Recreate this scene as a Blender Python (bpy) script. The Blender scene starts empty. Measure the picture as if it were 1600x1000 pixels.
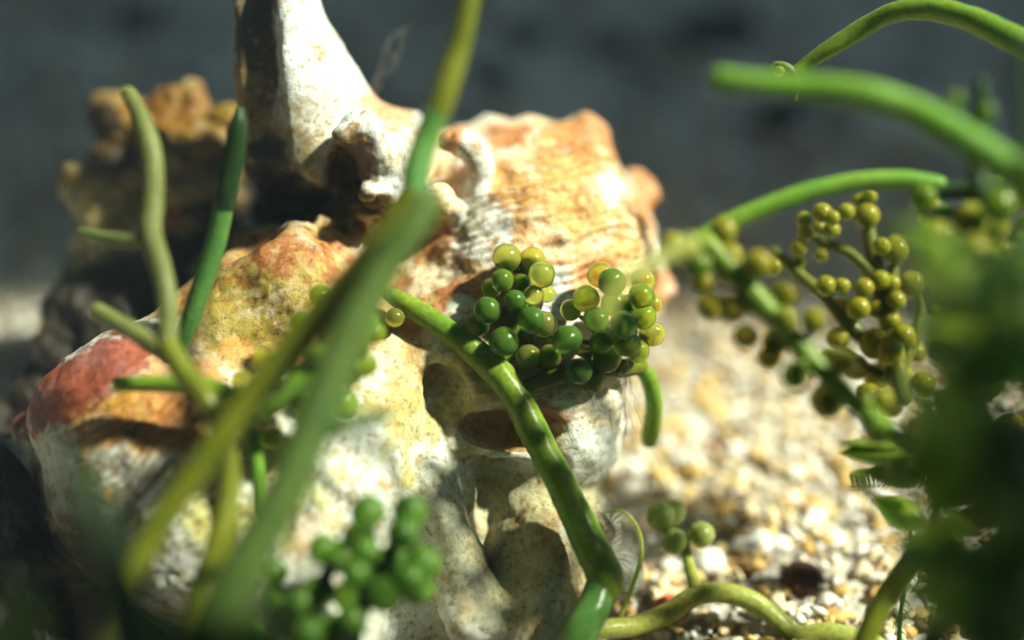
import bpy, math, random
import numpy as np
from mathutils import Vector, Matrix

random.seed(7)
rng = np.random.default_rng(11)
SC = bpy.context.scene
COL = SC.collection

# ------------------------------------------------------------------ camera
PITCH = math.radians(35.0)
CAM_H = 16.0                      # units are centimetres
LENS, FOCUS = 50.0, 20.3
SC.unit_settings.scale_length = 0.01
cam_d = bpy.data.cameras.new('camera')
cam = bpy.data.objects.new('camera', cam_d); COL.objects.link(cam)
cam.location = (0, 0, CAM_H)
cam.rotation_euler = (math.pi/2 - PITCH, 0, 0)
cam_d.lens = LENS; cam_d.sensor_width = 36.0
cam_d.clip_start = 0.1; cam_d.clip_end = 2000
cam_d.dof.use_dof = True
cam_d.dof.focus_distance = FOCUS
cam_d.dof.aperture_fstop = 0.036
SC.camera = cam

# ------------------------------------------------------------------ light
SUN_CAM = Vector((0.66, 0.62, -0.40)).normalized()       # towards the sun, camera right / up / forward
FW = Vector((0, math.cos(PITCH), -math.sin(PITCH)))
UP = Vector((0, math.sin(PITCH), math.cos(PITCH)))
RT = Vector((1, 0, 0))
L = (RT*SUN_CAM.x + UP*SUN_CAM.y + FW*SUN_CAM.z).normalized()
SUN_EL = math.asin(L.z)
SUN_AZ = math.atan2(L.x, L.y)
w = bpy.data.worlds.new('World'); SC.world = w; w.use_nodes = True
wn = w.node_tree.nodes; wn.clear()
sky = wn.new('ShaderNodeTexSky'); sky.sky_type = 'NISHITA'; sky.sun_disc = False
sky.sun_elevation = SUN_EL; sky.sun_rotation = SUN_AZ
bg = wn.new('ShaderNodeBackground'); bg.inputs['Strength'].default_value = 0.052
wo = wn.new('ShaderNodeOutputWorld')
tint = wn.new('ShaderNodeMixRGB'); tint.blend_type = 'MULTIPLY'; tint.inputs[0].default_value = 1.0
tint.inputs[2].default_value = (0.80, 1.08, 0.98, 1)          # daylight filtered by green-blue water
w.node_tree.links.new(sky.outputs[0], tint.inputs[1]); w.node_tree.links.new(tint.outputs[0], bg.inputs[0]); w.node_tree.links.new(bg.outputs[0], wo.inputs[0])
sd = bpy.data.lights.new('sun', 'SUN'); sd.energy = 5.0; sd.angle = math.radians(4.0); sd.color = (0.99, 1.0, 0.80)
sun = bpy.data.objects.new('sun', sd); COL.objects.link(sun)
sun.rotation_euler = L.to_track_quat('Z', 'Y').to_euler(); sun.location = (10, 0, 40)
SC.view_settings.view_transform = 'Standard'; SC.view_settings.look = 'None'
SC.view_settings.gamma = 1; SC.view_settings.use_curve_mapping = False
SC.view_settings.exposure = 1.05
SC.cycles.max_bounces = 8; SC.cycles.transmission_bounces = 6
SC.cycles.caustics_refractive = False; SC.cycles.caustics_reflective = False
SC.cycles.sample_clamp_indirect = 4.0

# ------------------------------------------------------------------ helpers
FP = 1600*LENS/36.0
def cs(px, py, z):                                  # point in metric camera axes: right, down, forward
    return np.array([(px-800)/FP*z, (py-500)/FP*z, z])
CAMO = np.array([0, 0, CAM_H]); R3 = np.array(RT); U3 = np.array(UP); F3 = np.array(FW)
def to_world(p):
    p = np.atleast_2d(p)
    return CAMO + p[:, :1]*R3 - p[:, 1:2]*U3 + p[:, 2:3]*F3
def at(px, py, z): return Vector(to_world(cs(px, py, z))[0])
def ground_z(px, py):                               # depth at which the pixel's ray meets the ground
    return CAM_H/(math.sin(PITCH) + (py-500)/FP*math.cos(PITCH))

def link(name, data, parent=None, mat=None):
    o = bpy.data.objects.new(name, data); COL.objects.link(o)
    if mat is not None and data is not None and not data.materials: data.materials.append(mat)
    if parent is not None: o.parent = parent
    return o
def tag(o, label=None, cat=None, group=None, kind=None):
    if label: o['label'] = label
    if cat: o['category'] = cat
    if group: o['group'] = group
    if kind: o['kind'] = kind
    return o
def empty(name, loc, label, cat, group=None):
    o = bpy.data.objects.new(name, None); COL.objects.link(o); o.location = loc
    o.empty_display_size = 0.2
    bpy.context.view_layer.update()
    return tag(o, label, cat, group)
def mesh_from(name, V, F, smooth=True):
    me = bpy.data.meshes.new(name)
    V = np.asarray(V, np.float32); F = np.asarray(F, np.int32)
    k = F.shape[1]
    me.vertices.add(len(V)); me.vertices.foreach_set('co', V.ravel())
    me.loops.add(F.size); me.loops.foreach_set('vertex_index', F.ravel())
    me.polygons.add(len(F)); me.polygons.foreach_set('loop_start', np.arange(0, F.size, k, dtype=np.int32))
    try: me.polygons.foreach_set('loop_total', np.full(len(F), k, np.int32))
    except Exception: pass
    me.update(calc_edges=True)
    if smooth: me.polygons.foreach_set('use_smooth', np.ones(len(F), bool))
    return me

# value noise on points (N,3)
_LAT = np.random.default_rng(3).random((64, 64, 64)).astype(np.float32)
def vnoise(P, s=1.0, off=0.0):
    q = np.asarray(P, np.float64)*s + off + 1000.0
    i = np.floor(q).astype(np.int64); f = q - i; f = f*f*(3-2*f)
    out = 0
    for dx in (0, 1):
        wx = f[..., 0] if dx else 1-f[..., 0]
        for dy in (0, 1):
            wy = f[..., 1] if dy else 1-f[..., 1]
            for dz in (0, 1):
                wz = f[..., 2] if dz else 1-f[..., 2]
                out = out + wx*wy*wz*_LAT[(i[..., 0]+dx) & 63, (i[..., 1]+dy) & 63, (i[..., 2]+dz) & 63]
    return out
def fbm(P, s=1.0, octv=4, off=0.0):
    a, t, o = 0.5, 0, 0
    for k in range(octv):
        o = o + a*vnoise(P, s*2**k, off+17.3*k); t += a; a *= 0.5
    return o/t
def sstep(x, a, b):
    t = np.clip((x-a)/(b-a), 0, 1); return t*t*(3-2*t)

# ------------------------------------------------------------------ materials
def nmat(name):
    m = bpy.data.materials.new(name); m.use_nodes = True
    nt = m.node_tree; nt.nodes.clear()
    out = nt.nodes.new('ShaderNodeOutputMaterial'); b = nt.nodes.new('ShaderNodeBsdfPrincipled')
    nt.links.new(b.outputs[0], out.inputs[0])
    return m, nt, b, out
def N(nt, t, **kw):
    n = nt.nodes.new(t)
    for k, v in kw.items():
        if k in n.inputs: n.inputs[k].default_value = v
        else: setattr(n, k, v)
    return n
def ramp(nt, src, stops, interp='LINEAR'):
    r = nt.nodes.new('ShaderNodeValToRGB'); r.color_ramp.interpolation = interp
    el = r.color_ramp.elements
    while len(el) < len(stops): el.new(0.5)
    for e, (p, c) in zip(el, stops):
        e.position = p; e.color = (*c, 1) if len(c) == 3 else c
    nt.links.new(src, r.inputs[0]); return r
def coords(nt, kind='Object'):
    return nt.nodes.new('ShaderNodeTexCoord').outputs[kind]

def alga_mat(name, ca, cb, sss=0.75, trans=0.25, rough=0.28, scale=1.2, spec=0.5, bump=0.25, fine=0.8, ss=0.25):
    m, nt, b, out = nmat(name)
    co = coords(nt)
    n = N(nt, 'ShaderNodeTexNoise', Scale=scale, Detail=3.0); nt.links.new(co, n.inputs['Vector'])
    r = ramp(nt, n.outputs[0], [(0.35, ca), (0.65, cb)])
    n2 = N(nt, 'ShaderNodeTexNoise', Scale=14.0, Detail=4.0); nt.links.new(co, n2.inputs['Vector'])
    r2 = ramp(nt, n2.outputs[0], [(0.3, (0.62, 0.62, 0.62)), (0.6, (1, 1, 1))])
    mx = N(nt, 'ShaderNodeMixRGB', blend_type='MULTIPLY', Fac=fine)
    nt.links.new(r.outputs[0], mx.inputs[1]); nt.links.new(r2.outputs[0], mx.inputs[2])
    nt.links.new(mx.outputs[0], b.inputs['Base Color'])
    b.inputs['Subsurface Weight'].default_value = sss
    b.inputs['Subsurface Radius'].default_value = (0.5, 1.0, 0.25)
    b.inputs['Subsurface Scale'].default_value = ss
    b.inputs['Transmission Weight'].default_value = trans
    b.inputs['IOR'].default_value = 1.25
    b.inputs['Roughness'].default_value = rough
    b.inputs['Specular IOR Level'].default_value = spec
    bp = N(nt, 'ShaderNodeBump', Strength=bump, Distance=0.03)
    nt.links.new(n2.outputs[0], bp.inputs['Height']); nt.links.new(bp.outputs[0], b.inputs['Normal'])
    return m

M = {}
M['stem_green'] = alga_mat('stem_green', (0.17, 0.31, 0.03), (0.26, 0.36, 0.04), rough=0.28, spec=0.5, ss=0.35)
M['stem_front'] = alga_mat('stem_front', (0.085, 0.155, 0.035), (0.12, 0.19, 0.045), rough=0.4)
M['stem_olive'] = alga_mat('stem_olive', (0.15, 0.18, 0.015), (0.21, 0.23, 0.02))
M['stem_blue'] = alga_mat('stem_blue', (0.10, 0.27, 0.07), (0.15, 0.32, 0.07), rough=0.16, spec=0.9)
M['stem_grey'] = alga_mat('stem_grey', (0.17, 0.20, 0.06), (0.24, 0.26, 0.08), rough=0.4)
M['stem_bright'] = alga_mat('stem_bright', (0.16, 0.36, 0.035), (0.24, 0.42, 0.055), rough=0.4)
M['stem_dark'] = alga_mat('stem_dark', (0.02, 0.055, 0.012), (0.035, 0.085, 0.02), rough=0.4)
M['stem_khaki'] = alga_mat('stem_khaki', (0.42, 0.42, 0.09), (0.38, 0.44, 0.11), rough=0.3)
def bmat(n, a, b, t, ss=0.4): return alga_mat(n, a, b, sss=0.9, trans=t, rough=0.17, bump=0.10, fine=0.4, ss=ss, spec=0.5)
M['berry_green'] = bmat('berry_green', (0.26, 0.44, 0.04), (0.38, 0.50, 0.05), 0.75)
M['berry_dark'] = bmat('berry_dark', (0.11, 0.28, 0.04), (0.18, 0.34, 0.045), 0.68)
M['berry_yellow'] = bmat('berry_yellow', (0.54, 0.62, 0.09), (0.64, 0.68, 0.14), 0.82)
M['berry_brown'] = bmat('berry_brown', (0.33, 0.28, 0.02), (0.40, 0.37, 0.03), 0.45)
M['berry_khaki'] = bmat('berry_khaki', (0.34, 0.40, 0.12), (0.42, 0.46, 0.14), 0.45)

# ------------------------------------------------------------------ tubes and berries
def catmull(P, n):
    P = np.asarray(P, float); P = np.vstack([2*P[0]-P[1], P, 2*P[-1]-P[-2]])
    out = []
    for i in range(1, len(P)-2):
        for t in np.linspace(0, 1, n, endpoint=False):
            a, b, c, d = P[i-1], P[i], P[i+1], P[i+2]
            out.append(0.5*(2*b + (c-a)*t + (2*a-5*b+4*c-d)*t*t + (3*b-a-3*c+d)*t**3))
    out.append(P[-2]); return np.array(out)
class MB:
    def __init__(s): s.V = []; s.F = []; s.n = 0
    def add(s, V, F): s.V.append(np.asarray(V)); s.F.append(np.asarray(F)+s.n); s.n += len(V)
    def tube(s, pts, seg=14, sub=9, wob=0.05, world=False, seed=0):
        """pts: (px, py, depth, radius px) or world xyz + radius"""
        if not world:
            pts = [(*to_world(cs(a, b, c))[0], r/FP*c) for a, b, c, r in pts]
        S = catmull(pts, sub); C, Rr = S[:, :3], np.maximum(S[:, 3], 1e-3)
        T = np.gradient(C, axis=0); T /= np.linalg.norm(T, axis=1)[:, None]+1e-9
        ref = np.array([0.3, 0.2, 0.93]); u = np.cross(T[0], ref); u /= np.linalg.norm(u)
        # rounded ends
        cap = [0.0, 0.5, 0.85]
        rows = []; n = len(C)
        Cs = [C[0]-T[0]*Rr[0]*0.8]+[C[0]-T[0]*Rr[0]*0.5]+list(C)+[C[-1]+T[-1]*Rr[-1]*0.5]+[C[-1]+T[-1]*Rr[-1]*0.8]
        Rs = [Rr[0]*0.25, Rr[0]*0.8]+list(Rr)+[Rr[-1]*0.8, Rr[-1]*0.25]
        Ts = [T[0], T[0]]+list(T)+[T[-1], T[-1]]
        ang = np.linspace(0, 2*np.pi, seg, endpoint=False)
        V = []
        for c, r, t in zip(Cs, Rs, Ts):
            u = u - t*np.dot(u, t); u /= np.linalg.norm(u)+1e-9; v = np.cross(t, u)
            V.append(c + r*(np.cos(ang)[:, None]*u + np.sin(ang)[:, None]*v))
        V = np.array(V).reshape(-1, 3)
        if wob:
            cc = np.repeat(np.array(Cs), seg, 0); q = vnoise(V*2.2, 1, seed)-0.5 + 0.5*(vnoise(V*7, 1, seed)-0.5)
            q = q + 0.25*(vnoise(V*16, 1, seed+5)-.5); V = cc + (V-cc)*(1+2*wob*q)[:, None]
        m = len(Cs); i, j = np.meshgrid(np.arange(m-1), np.arange(seg), indexing='ij')
        a = i*seg+j; b = i*seg+(j+1) % seg
        F = np.stack([a, b, b+seg, a+seg], -1).reshape(-1, 4)
        V = np.vstack([V, Cs[0], Cs[-1]]); n0 = len(V)-2
        E = [(n0, (k+1) % seg, k, k) for k in range(seg)]+[(n0+1, (m-1)*seg+k, (m-1)*seg+(k+1) % seg, (m-1)*seg+(k+1) % seg) for k in range(seg)]
        s.add(V, F); s.tris = getattr(s, 'tris', []) + [np.array([e[:3] for e in E])+s.n-len(V)]
        return S
    def build(s, name, mat, parent=None):
        V = np.vstack(s.V)
        o0 = np.array(parent.matrix_world.translation) if parent else np.zeros(3)
        F = [tuple(map(int, f)) for f in np.vstack(s.F)] if s.F else []
        for t in getattr(s, 'tris', []): F += [tuple(map(int, f)) for f in t]
        me = bpy.data.meshes.new(name); me.from_pydata((V-o0).tolist(), [], F); me.update()
        me.polygons.foreach_set('use_smooth', np.ones(len(me.polygons), bool))
        return link(name, me, parent, mat)

def ico(sub):
    import bmesh
    bm = bmesh.new(); bmesh.ops.create_icosphere(bm, subdivisions=sub, radius=1.0)
    V = np.array([v.co[:] for v in bm.verts]); F = np.array([[v.index for v in f.verts] for f in bm.faces]); bm.free()
    return V, F
_bv, _bf = ico(4)
BERRY = {}
def berry_mesh(mk, var):
    key = (mk, var)
    if key not in BERRY:
        V = _bv*(1+0.13*(vnoise(_bv*1.1, 1, var*9.1)-0.5))[:, None]
        V[:, 2] *= (1.0, 1.07, 0.95)[var]
        me = mesh_from('berry', V, _bf); me.materials.append(M[mk]); BERRY[key] = me
    return BERRY[key]
def berry(root, px, py, z, rpx, mk, world=None):
    p = Vector(world) if world is not None else at(px, py, z)
    r = rpx/FP*z
    o = bpy.data.objects.new('berry', berry_mesh(mk, random.randrange(3))); COL.objects.link(o)
    o.parent = root; o.location = p - root.location
    o.rotation_euler = [random.uniform(0, 6.28) for _ in range(3)]; o.scale = (r, r, r)
    return o
def frond(root, axis, n, r0, spread, zsp, mk, seed, mats=None, stem='stem_green', srad=7, taper=True):
    """axis: list of (px,py,z); berries spiral round it on short stalks"""
    rd = random.Random(seed)
    S = catmull([(*cs(a, b, c),) for a, b, c in axis], 12)
    T = np.gradient(S, axis=0); T /= np.linalg.norm(T, axis=1)[:, None]
    mb = MB()
    W = to_world(S); rr = srad/FP*axis[0][2]
    mb.tube([(*p, rr*(1-0.3*i/len(W))) for i, p in list(enumerate(W))[::6]], world=True, sub=5)
    for k in range(n):
        t = (k+0.5)/n; i = min(int(t*(len(S)-1)), len(S)-1)
        a = k*2.399+rd.uniform(-.3, .3)
        u = np.cross(T[i], [0.1, 0.2, 1.0]); u /= np.linalg.norm(u); v = np.cross(T[i], u)
        d = (math.cos(a)*u + math.sin(a)*v)
        rp = r0*rd.uniform(0.85, 1.12)
        rad = spread/FP*S[i][2]*rd.uniform(0.75, 1.1)*(1-0.45*abs(t-0.5) if taper else 1)
        c = S[i] + d*rad + T[i]*rd.uniform(-.1, .1)
        wpt = to_world(c)[0]
        berry(root, 0, 0, c[2], rp, rd.choice(mats or [mk]), world=wpt)
        mid = to_world(S[i]+d*rad*0.6)[0]
        mb.tube([(*W[i], rr*.55), (*mid, rr*.4), (*wpt, rr*.55)], world=True, seg=7, sub=3)
    return mb.build('stem', M[stem], root)

# ------------------------------------------------------------------ ground
def stone_material(name, grey=0.0):
    m, nt, b, out = nmat(name)
    g = N(nt, 'ShaderNodeNewGeometry')
    r = ramp(nt, g.outputs['Random Per Island'], [
        (0.0, (0.78, 0.76, 0.70)), (0.16, (0.74, 0.62, 0.38)), (0.30, (0.58, 0.38, 0.11)), (0.42, (0.78, 0.78, 0.76)),
        (0.54, (0.55, 0.44, 0.24)), (0.64, (0.70, 0.52, 0.20)), (0.76, (0.82, 0.80, 0.73)), (0.86, (0.36, 0.22, 0.07)),
        (0.90, (0.60, 0.52, 0.36)), (0.96, (0.14, 0.09, 0.05)), (0.985, (0.60, 0.25, 0.14))], 'CONSTANT')
    co = coords(nt)
    n = N(nt, 'ShaderNodeTexNoise', Scale=6.0, Detail=6.0, Roughness=0.65); nt.links.new(co, n.inputs['Vector'])
    r2 = ramp(nt, n.outputs[0], [(0.3, (0.68, 0.6, 0.45)), (0.5, (1, 1, 1))])
    mx = N(nt, 'ShaderNodeMixRGB', blend_type='MULTIPLY', Fac=0.75)
    nt.links.new(r.outputs[0], mx.inputs[1]); nt.links.new(r2.outputs[0], mx.inputs[2])
    nt.links.new(mx.outputs[0], b.inputs['Base Color'])
    b.inputs['Roughness'].default_value = 0.55
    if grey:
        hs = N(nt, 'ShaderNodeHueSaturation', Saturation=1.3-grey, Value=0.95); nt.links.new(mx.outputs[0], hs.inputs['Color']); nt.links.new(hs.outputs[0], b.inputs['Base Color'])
    bp = N(nt, 'ShaderNodeBump', Strength=0.5, Distance=0.05)
    nt.links.new(n.outputs[0], bp.inputs['Height']); nt.links.new(bp.outputs[0], b.inputs['Normal'])
    return m
M['gravel'] = stone_material('gravel')
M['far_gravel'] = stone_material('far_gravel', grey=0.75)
def rock_material(name, ca, cb, sc=1.0):
    m, nt, b, out = nmat(name)
    co = coords(nt)
    n = N(nt, 'ShaderNodeTexNoise', Scale=0.5*sc, Detail=9.0, Roughness=0.62); nt.links.new(co, n.inputs['Vector'])
    r = ramp(nt, n.outputs[0], [(0.35, ca), (0.62, cb)])
    nt.links.new(r.outputs[0], b.inputs['Base Color'])
    b.inputs['Roughness'].default_value = 0.9; b.inputs['Specular IOR Level'].default_value = 0.15
    n2 = N(nt, 'ShaderNodeTexNoise', Scale=4*sc, Detail=8.0); nt.links.new(co, n2.inputs['Vector'])
    bp = N(nt, 'ShaderNodeBump', Strength=0.7, Distance=0.2/sc)
    nt.links.new(n2.outputs[0], bp.inputs['Height']); nt.links.new(bp.outputs[0], b.inputs['Normal'])
    return m
M['sand'] = rock_material('sand', (0.24, 0.23, 0.19), (0.66, 0.63, 0.54), 0.9)
M['rock'] = rock_material('rock', (0.04, 0.04, 0.04), (0.13, 0.125, 0.11))  # surface of the added, unseen blockers
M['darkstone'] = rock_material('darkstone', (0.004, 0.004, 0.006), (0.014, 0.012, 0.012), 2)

def gh(x, y):                                        # ground height
    P = np.stack([x, y, np.zeros_like(x)], -1)
    a = np.clip((y-24)/10, 0, 1)
    return (fbm(P, 0.35, 3)-0.5)*(0.5+1.6*a) + (fbm(P, 1.3, 2, 5)-0.5)*0.25
gx = np.concatenate([np.linspace(-150, -45, 12)[:-1], np.linspace(-45, 45, 181), np.linspace(45, 150, 12)[1:]])
gy = np.concatenate([np.linspace(-150, -10, 12)[:-1], np.linspace(-10, 90, 201), np.linspace(90, 150, 12)[1:]])
X, Y = np.meshgrid(gx, gy, indexing='ij')
V = np.stack([X, Y, gh(X, Y)-0.04], -1).reshape(-1, 3)
ny = len(gy); i, j = np.meshgrid(np.arange(len(gx)-1), np.arange(ny-1), indexing='ij'); a = (i*ny+j).ravel()
o = link('seabed', mesh_from('seabed', V, np.stack([a, a+ny, a+ny+1, a+1], -1)), None, M['sand']); tag(o, kind='structure')

def scatter(name, n, xr, yr, smin, smax, sub, seed, flat=0.7, lift=0.0, mat='gravel', rough=0.35):
    g = np.random.default_rng(seed)
    BV, BF = ico(sub)
    x = g.uniform(*xr, n); y = g.uniform(*yr, n)
    s = smin + (smax-smin)*g.random(n)**2.2
    z = gh(x, y) + s*0.25 + g.uniform(0, lift, n)
    q = g.normal(size=(n, 4)); q /= np.linalg.norm(q, axis=1)[:, None]
    w_, a_, b_, c_ = q.T
    Rm = np.stack([1-2*(b_*b_+c_*c_), 2*(a_*b_-c_*w_), 2*(a_*c_+b_*w_), 2*(a_*b_+c_*w_), 1-2*(a_*a_+c_*c_), 2*(b_*c_-a_*w_),
                   2*(a_*c_-b_*w_), 2*(b_*c_+a_*w_), 1-2*(a_*a_+b_*b_)], -1).reshape(n, 3, 3)
    sc = np.stack([g.uniform(.8, 1.5, n), g.uniform(.6, 1.1, n), g.uniform(.35, .9, n)], -1)
    jit = 1 + rough*(g.random((n, len(BV)))-0.5)*2
    # smoother lumps: use low frequency directional bumps
    P = BV[None]*jit[..., None]*sc[:, None]
    P = np.einsum('nij,nvj->nvi', Rm, P)*s[:, None, None]
    P[..., 2] *= flat
    P += np.stack([x, y, z], -1)[:, None]
    F = BF[None] + (np.arange(n)*len(BV))[:, None, None]
    me = mesh_from(name, P.reshape(-1, 3), F.reshape(-1, 3), smooth=False)
    return me
def join_meshes(name, mlist):
    V = []; F = []; n = 0
    for me in mlist:
        v = np.empty(len(me.vertices)*3, np.float32); me.vertices.foreach_get('co', v)
        f = np.empty(len(me.loops), np.int32); me.loops.foreach_get('vertex_index', f)
        V.append(v.reshape(-1, 3)); F.append(f.reshape(-1, 3)+n); n += len(me.vertices); bpy.data.meshes.remove(me)
    return mesh_from(name, np.vstack(V), np.vstack(F), smooth=False)
gm = join_meshes('gravel', [
    scatter('g', 5200, (-2, 13), (4, 27), 0.06, 0.22, 2, 1, rough=0.28),
    scatter('g', 15000, (-13, 15), (2, 30), 0.05, 0.16, 1, 2, rough=0.3, lift=0.12)])
gf = join_meshes('far_gravel', [scatter('g', 7000, (-24, 26), (26, 56), 0.06, 0.32, 1, 3, rough=0.25)])
tag(link('far_gravel', gf, None, M['far_gravel']), 'dull grey gravel on the shaded bottom behind the shell', 'gravel', kind='stuff')
tag(link('gravel', gm, None, M['gravel']), 'pale coral gravel and broken shell grit covering the bottom beside the shell', 'gravel', kind='stuff')

# added, unseen ledge that keeps the far seabed in shade
def lump(name, c, r, mat, sub=5, amp=0.25, fr=1.0, seed=0, parent=None, rot=0.0):
    V, F = ico(sub)
    d = 1+amp*2*(fbm(V*fr, 1.5, 5, seed)-0.5)
    V = V*d[:, None]*np.array(r)
    me = mesh_from(name, V, F)
    o = link(name, me, parent, mat); o.location = c; o.rotation_euler = (0, 0, rot)
    return o

# its lower lip is a wavy edge, so the border of the shade on the bottom is uneven
def back_blocker():
    n, m = 641, 24
    xs = np.linspace(-75, 75, n)
    prof = []                                      # cross-section in (y, z): front lip, underside, back, top
    yl, zl = 31.5+BLOCKER_DY, 24.0
    for t in np.linspace(0, 1, 9): prof.append((yl + t*26, zl + 1.5*math.sin(t*3.1)))
    for t in np.linspace(0, 1, 6): prof.append((yl+26+4*math.sin(t*math.pi), zl+t*14))
    for t in np.linspace(0, 1, 9)[1:]: prof.append((yl+26 - t*24.5, zl+14+1.5*math.sin(t*3.1)))
    prof = np.array(prof); k = len(prof)
    P = np.zeros((n, k, 3))
    P[..., 0] = xs[:, None]; P[..., 1] = prof[None, :, 0]; P[..., 2] = prof[None, :, 1]
    w_ = (fbm(P, 0.16, 4)-0.5)
    P[..., 1] += w_*8*(P[..., 1] < yl+13)
    P[..., 2] += (fbm(P, 0.2, 4, 40)-0.5)*3
    PX = np.stack([P[..., 0], P[..., 0]*0, P[..., 0]*0], -1)
    P[..., 1] += (np.abs(P[..., 1]-yl) < 3.0)*(np.abs(fbm(PX, 0.75, 2, 91)-.5)*22+(vnoise(PX, 1.9, 7)-.5)*2.5)     # ragged, toothed lip
    P[..., 1] += P[..., 0]*BLOCKER_SKEW
    i, j = np.meshgrid(np.arange(n-1), np.arange(k), indexing='ij')
    F = np.stack([i*k+j, (i+1)*k+j, (i+1)*k+(j+1) % k, i*k+(j+1) % k], -1).reshape(-1, 4)
    me = mesh_from('sun_blocker_back', P.reshape(-1, 3), F)
    return link('sun_blocker_back', me, None, M['rock'])
BLOCKER_DY = -8.0; BLOCKER_SKEW = 0.0
tag(back_blocker(), kind='structure')
def slab(name, c, r, seed, fr=1.0, amp=0.22):
    V, F = ico(5); p = np.abs(V)**0.45*np.sign(V); V = p/np.max(np.abs(p), axis=1)[:, None]*0.5+p*0.5
    V = V*np.array(r)*(1+amp*(fbm(V*fr, 1.6, 5, seed)-.5))[:, None]
    o = link(name, mesh_from(name, V, F), None, M['rock']); o.location = c; return tag(o, kind='structure')
slab('sky_blocker_top', (-32, -5, 37), (36, 50, 5), 4)  # unseen slab added overhead to cut down the skylight
slab('sky_blocker_left', (-34, 10, 16), (9, 60, 26), 5)  # added out of view at the left, narrows the open sky
slab('sun_blocker_right', (17.5, 0.7, 10.5), (8.2, 11.0, 13), 6, amp=.12)  # added beyond the right edge to shade the thicket
slab('sun_blocker_upper', (13.2, 0.2, 19.5), (4.2, 11.0, 5.5), 8, amp=.12)  # put in off-camera to shade the bottom cluster and near algae
slab('sky_blocker_rear', (0, -30, 12), (60, 12, 30), 7)  # extra mass behind the camera, added to block sky fill


def haze():
    import bmesh
    bm = bmesh.new(); bmesh.ops.create_cube(bm, size=1.0); me = bpy.data.meshes.new('haze'); bm.to_mesh(me); bm.free()
    m = bpy.data.materials.new('haze'); m.use_nodes = True; nt = m.node_tree; nt.nodes.clear()
    out = nt.nodes.new('ShaderNodeOutputMaterial'); v = nt.nodes.new('ShaderNodeVolumePrincipled')
    v.inputs['Color'].default_value = (0.55, 0.76, 0.95, 1); v.inputs['Density'].default_value = 0.0011
    nt.links.new(v.outputs[0], out.inputs['Volume'])
    o = link('haze', me, None, m); o.location = (0, 20, 26); o.scale = (420, 420, 64)
    tag(o, kind='stuff'); o['label'] = 'slightly cloudy blue-green water filling the whole scene'
haze()
# ------------------------------------------------------------------ the murex shell, modelled as one blended solid
H = 0.038
lo = np.array([-9.6, -5.6, 17.8]); hi = np.array([3.4, 6.6, 29.2])
dims = np.ceil((hi-lo)/H).astype(int)
FLD = np.full(dims, 3.0, np.float32); TG = np.zeros(dims, np.uint8)
AX = [lo[a]+H*np.arange(dims[a]) for a in range(3)]
def box(bmin, bmax):
    i0 = np.clip(((np.array(bmin)-lo)/H).astype(int), 0, dims-1); i1 = np.clip(((np.array(bmax)-lo)/H).astype(int)+2, 1, dims)
    sl = tuple(slice(a, b) for a, b in zip(i0, i1))
    g = [AX[a][sl[a]].astype(np.float32) for a in range(3)]
    return sl, g
def blend(sl, d, k, tg, sub=False):
    f = FLD[sl]
    if sub:
        h = np.clip(0.5-0.5*(f+d)/k, 0, 1)
        FLD[sl] = f*(1-h)+(-d)*h + k*h*(1-h)
    else:
        t = TG[sl]; t[d < f-0.02] = tg; TG[sl] = t
        h = np.clip(0.5+0.5*(d-f)/k, 0, 1)
        FLD[sl] = d*(1-h)+f*h - k*h*(1-h)
def ell(c, r, k=0.4, tg=0, sub=False, rz=0.0):
    c = cs(*c); r = np.array(r); m = r.max()+1.0
    sl, g = box(c-m, c+m)
    x = g[0][:, None, None]-c[0]; y = g[1][None, :, None]-c[1]; z = g[2][None, None, :]-c[2]
    ca, sa = math.cos(rz), math.sin(rz)
    x, y = x*ca+y*sa, -x*sa+y*ca
    k0 = np.sqrt((x/r[0])**2+(y/r[1])**2+(z/r[2])**2)+1e-6
    k1 = np.sqrt((x/r[0]**2)**2+(y/r[1]**2)**2+(z/r[2]**2)**2)+1e-6
    blend(sl, k0*(k0-1)/k1, k, tg, sub)
def cone(a, b, ra, rb, k=0.25, tg=0, sub=False, ez=1.0):
    """capsule of changing radius; radii in px at the point's depth; ez stretches it in depth"""
    A = cs(*a); B = cs(*b); ra = ra/FP*a[2]; rb = rb/FP*b[2]; m = max(ra, rb)*max(ez, 1)+0.9
    sl, g = box(np.minimum(A, B)-m, np.maximum(A, B)+m)
    ab = B-A; ab2 = ab@ab+1e-9
    x = g[0][:, None, None]-A[0]; y = g[1][None, :, None]-A[1]; z = g[2][None, None, :]-A[2]
    t = np.clip((x*ab[0]+y*ab[1]+z*ab[2])/ab2, 0, 1)
    d = np.sqrt((x-t*ab[0])**2+(y-t*ab[1])**2+((z-t*ab[2])/ez)**2) - (ra+(rb-ra)*t)
    blend(sl, d, k, tg, sub)
def chain(pts, k=0.25, tg=0, sub=False, ez=1.0):
    for p, q in zip(pts[:-1], pts[1:]): cone(p[:3], q[:3], p[3], q[3], k, tg, sub, ez)
BODY, SPINE, SPIRE, KNOB, BACK, LIP = 0, 1, 2, 3, 4, 5
exec_shell = True
# --- great lower whorl and its shoulder
ell((560, 860, 24.2), (4.2, 4.0, 3.9), 0.5, BODY)
ell((468, 525, 23.2), (2.4, 1.8, 2.4), 0.6, BODY, rz=-0.25)
chain([(470, 640, 22.3, 170), (250, 645, 22.1, 98), (90, 680, 21.3, 40), (34, 666, 21.2, 9)], 0.5, BODY)
ell((290, 800, 20.8), (2.3, 1.4, 1.7), 0.7, BODY, rz=0.65)
ell((660, 480, 23.8), (1.7, 2.3, 2.5), 0.7, BODY)
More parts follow.
